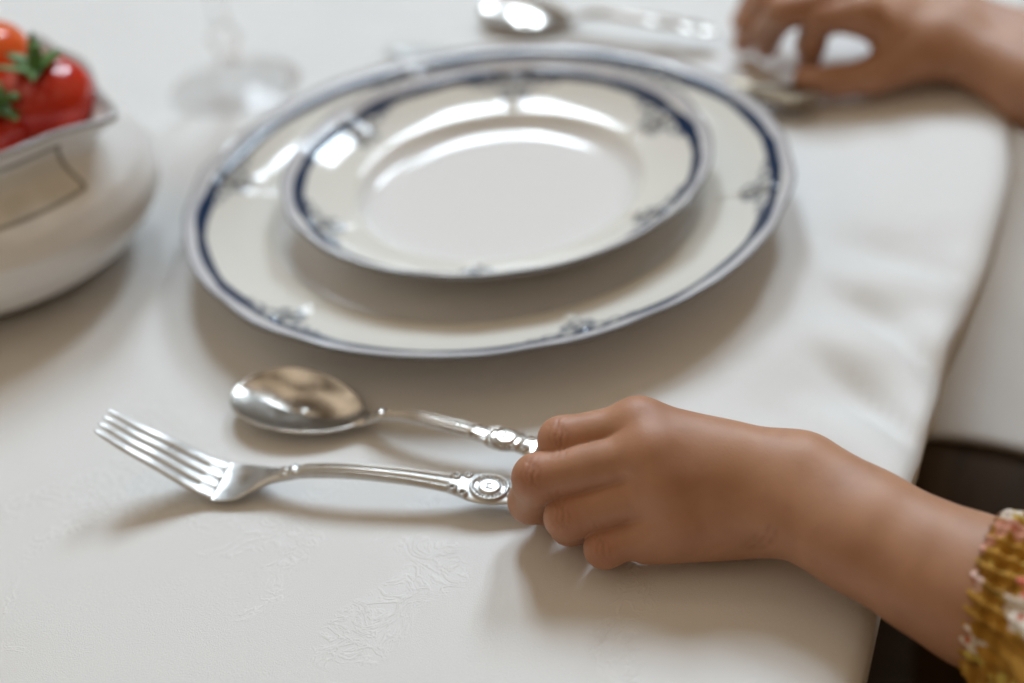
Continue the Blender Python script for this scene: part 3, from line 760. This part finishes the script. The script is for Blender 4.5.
def sleeve(name, path, cuff_band, nu, nv, seed, parent):
    """path: list of (centre, radius) ; shirred elastic cuff then fuller cloth"""
    C = np.array([p[0] for p in path]); R = np.array([p[1] for p in path])
    d = np.r_[0, np.cumsum(np.linalg.norm(np.diff(C, axis=0), axis=1))]; s = np.linspace(0, d[-1], nu)**1.0
    s = d[-1]*(np.linspace(0, 1, nu)**1.6)
    CX = np.stack([interp(s, d, C[:, k]) for k in range(3)], 1); RX = interp(s, d, R)
    T = np.gradient(CX, axis=0); T /= np.linalg.norm(T, axis=1)[:, None]
    up = np.array([0, 0, 1.]); A = np.cross(T, up); A /= np.linalg.norm(A, axis=1)[:, None]; B = np.cross(A, T)
    th = np.arange(nv)*2*PI/nv; V = []; col = []
    nf = 34
    for i in range(nu):
        w = 1-sm(s[i], cuff_band, cuff_band*2.2)
        wob = vnoise(th*nf/2/PI*1.0+seed, np.full(nv, s[i]*90))
        ph = nf*th+1.5*wob+.5*math.sin(s[i]*200)
        rip = .0012*w*(1-2*np.abs(np.sin(ph/2))**1.4)+(1-w)*.0022*np.cos(ph*.5+s[i]*40)*(.4+wob)+.0009*(vnoise(th*6+seed, np.full(nv, s[i]*150))-.5)
        lip = -.0020*math.exp(-(s[i]/.0012)**2)
        elastic = .0005*math.cos(s[i]/cuff_band*PI*4)*w
        rr = RX[i]+rip+lip+elastic
        V.append(CX[i]+np.outer(rr*np.cos(th), A[i])+np.outer(rr*np.sin(th), B[i]))
        V[-1] += -T[i]*(.0050*(np.outer(np.cos(th), A[i])+np.outer(np.sin(th), B[i]))@CU)[:, None]
        V[-1] += T[i]*(.0006*np.cos(ph+1.)*w)[:, None]
        col.append(print_color(np.full(nv, s[i]*(1.15))+seed*.02+.0006*np.cos(ph), (th-PI)*.034))
    V.insert(0, CX[0]+T[0]*.006+np.outer((RX[0]-.0035)*np.cos(th), A[0])+np.outer((RX[0]-.0035)*np.sin(th), B[0])); col.insert(0, col[0])
    V = np.concatenate(V)-off
    return mesh(name, V, grid_faces(nu+1, nv, True), PRINT, parent, col=np.concatenate(col))
cf = V3(980, 588, .0185)
sl_ = [(cf+dirL*.001, .0243), (cf+dirL*.012, .0255), (cf+dirL*.030, .036), (cf+dirL*.055, .040), (elbowL+dirL*.01, .041), (elbowL*.6+shL*.4, .043), (shL, .050)]
sleeve('sleeve', sl_, .010, 330, 620, 3.2, person)
sleeve('sleeve', [((k0+k1)/2-dirR*.02, .030), ((k0+k1)/2, .034), (elbowR+dirR*.05, .044), (elbowR*.5+shR*.5+dirR*.03, .044), (shR, .050)], .010, 90, 120, 7.1, person)
def fD(P):
    d = ell(P, W(.31, .01, .02), (.084, .130, .165), Rm); d = smin(d, ell(P, W(.325, .01, -.19), (.105, .145, .095), Rm), .05)
    d = smin(d, rcone(P, shL, shR, .046, .046), .03)
    d = smax(d, -(rcone(P, W(.31, .01, .13), W(.29, .01, .25), .046, .05)), .01)
    return smax(d, P[:, 2].astype(P.dtype)*-1-.275, .01)
Vd, Fd = surface_nets(fD, W(.31, .01, -.05)-np.array([.22, .22, .28]), W(.31, .01, -.05)+np.array([.22, .22, .30]), .0045)
rel = Vd-W(.31, .01, 0)
mesh('dress', Vd-off, Fd, PRINT, person, col=print_color(.25+Vd[:, 2], np.arctan2(rel@np.array([*EA, 0]), rel@np.array([*EN, 0]))*.09))

# ================================================================ SEATS AT THE RIGHT
ch = thing('stool', 'dark wooden stool under the child, right of the table', 'stool', (*W(.335, .01, 0)[:2], -TZ), EANG)
box('seat', DARKW, (0, 0, TZ-.295), (.34, .30, .03), ch)
for sx in (-1, 1):
    for sy in (-1, 1): box('leg', DARKW, (sx*.13, sy*.11, (TZ-.31)/2), (.034, .034, TZ-.31), ch)
ZB = -.15; BE = np.array([.199, .551])*1.0; 
def Bp(a, n, z): return np.array([*(BE+EA*a+EN*n), z])
bn = thing('low_table', 'low brown wooden table beyond the dark gap, under the plain white cloth', 'low table', (*Bp(.22, .10, 0)[:2], -TZ), EANG)
box('top', BROWNW, (0, 0, TZ+ZB-.0215), (.56, .20, .02), bn, bev=.004)
for sx in (-1, 1):
    for sy in (-1, 1): box('leg', BROWNW, (sx*.25, sy*.07, (TZ+ZB-.0315)/2), (.03, .03, TZ+ZB-.0315), bn)
n_, m_ = 120, 90; V = []
for i in range(n_):
    a = -.002+.48*i/(n_-1)
    for j in range(m_):
        w = -.010+.20*j/(m_-1)
        z = ZB-.0085+.003*vnoise(a*22+3, w*22)+.002*max(0, math.sin(a*48+w*40))
        # hem at the near end lifted slightly, folds
        aa = a+.006*math.sin(w*30+.6)*(1-i/(n_-1)); edge = max(0., -(w-0.004)); z -= edge*1.3
        V.append(Bp(aa, w-(0 if edge == 0 else -edge*.55), z))
o = mesh('cloth', np.array(V), grid_faces(n_, m_), m_plain('white_linen', (.80, .79, .77), .8, .03, 300)); tag(o, 'plain white cloth across the dark gap to the right of the table edge', 'cloth')
so = o.modifiers.new('thick', 'SOLIDIFY'); so.thickness = .003; so.offset = 1

# ================================================================ LIGHT, CAMERA
w = bpy.data.worlds.new('room_light'); bpy.context.scene.world = w; w.use_nodes = True
nt = w.node_tree; bg = nt.nodes['Background']
tc = nt.nodes.new('ShaderNodeTexCoord'); sx = nt.nodes.new('ShaderNodeSeparateXYZ'); nt.links.new(tc.outputs['Generated'], sx.inputs[0])
rp = nt.nodes.new('ShaderNodeValToRGB'); nt.links.new(sx.outputs['Z'], rp.inputs[0])
rp.color_ramp.elements[0].position = 0.; rp.color_ramp.elements[0].color = (.20, .14, .085, 1)
rp.color_ramp.elements[1].position = .9; rp.color_ramp.elements[1].color = (.57, .465, .345, 1)
nz = nt.nodes.new('ShaderNodeTexNoise'); nz.inputs['Scale'].default_value = 4.2; nz.inputs['Detail'].default_value = 1; nt.links.new(tc.outputs['Generated'], nz.inputs['Vector'])
r2 = nt.nodes.new('ShaderNodeValToRGB'); nt.links.new(nz.outputs['Fac'], r2.inputs[0])
r2.color_ramp.elements[0].position = .42; r2.color_ramp.elements[0].color = (.20, .17, .14, 1)
r2.color_ramp.elements[1].position = .56; r2.color_ramp.elements[1].color = (1.7, 1.7, 1.7, 1)
def axis_ramp(sock, stops):
    x = nt.nodes.new('ShaderNodeValToRGB'); m_ = nt.nodes.new('ShaderNodeMath'); m_.operation = 'MULTIPLY_ADD'; m_.inputs[1].default_value = .5; m_.inputs[2].default_value = .5
    nt.links.new(sock, m_.inputs[0]); nt.links.new(m_.outputs[0], x.inputs[0]); e = x.color_ramp.elements
    while len(e) < len(stops): e.new(.5)
    for i, (p, c) in enumerate(stops): e[i].position = p; e[i].color = (*c, 1)
    return x.outputs[0]
def wmul(a, b):
    m_ = nt.nodes.new('ShaderNodeMix'); m_.data_type = 'RGBA'; m_.blend_type = 'MULTIPLY'; m_.inputs['Factor'].default_value = 1.
    nt.links.new(a, m_.inputs[6]); nt.links.new(b, m_.inputs[7]); return m_.outputs[2]
fx = axis_ramp(sx.outputs['X'], [(0., (1.35, 1.42, 1.5)), (.35, (1.0, 1.0, 1.0)), (.8, (.78, .72, .63))])
fy = axis_ramp(sx.outputs['Y'], [(0., (.80, .76, .70)), (.45, (1., 1., 1.)), (1., (1.25, 1.25, 1.25))])
mx = nt.nodes.new('ShaderNodeMix'); mx.data_type = 'RGBA'; mx.blend_type = 'MULTIPLY'; mx.inputs['Factor'].default_value = 1.
nt.links.new(rp.outputs[0], mx.inputs[6]); nt.links.new(r2.outputs[0], mx.inputs[7])
nt.links.new(wmul(wmul(mx.outputs[2], fx), fy), bg.inputs['Color']); bg.inputs['Strength'].default_value = 1.0
cam = bpy.data.cameras.new('camera'); co = bpy.data.objects.new('camera', cam); COL.objects.link(co); ROOTS.append(co)
cam.lens = 50; cam.sensor_width = 36; cam.clip_start = .02
from mathutils import Matrix
co.matrix_world = Matrix(((CR[0], CU[0], -_f[0], CC[0]), (CR[1], CU[1], -_f[1], CC[1]), (CR[2], CU[2], -_f[2], CC[2]), (0, 0, 0, 1)))
foc = at(540, 480, .03); cam.dof.use_dof = True; cam.dof.focus_distance = float((foc-CC)@_f); cam.dof.aperture_fstop = 3.6; cam.dof.aperture_blades = 0
bpy.context.view_layer.update()
for o in ROOTS: o.location.z += TZ
sc = bpy.context.scene; sc.camera = co
sc.view_settings.view_transform = 'Standard'; sc.view_settings.look = 'None'; sc.view_settings.exposure = 0.; sc.view_settings.gamma = 1.; sc.view_settings.use_curve_mapping = False
sc.cycles.use_denoising = True; sc.cycles.max_bounces = 8
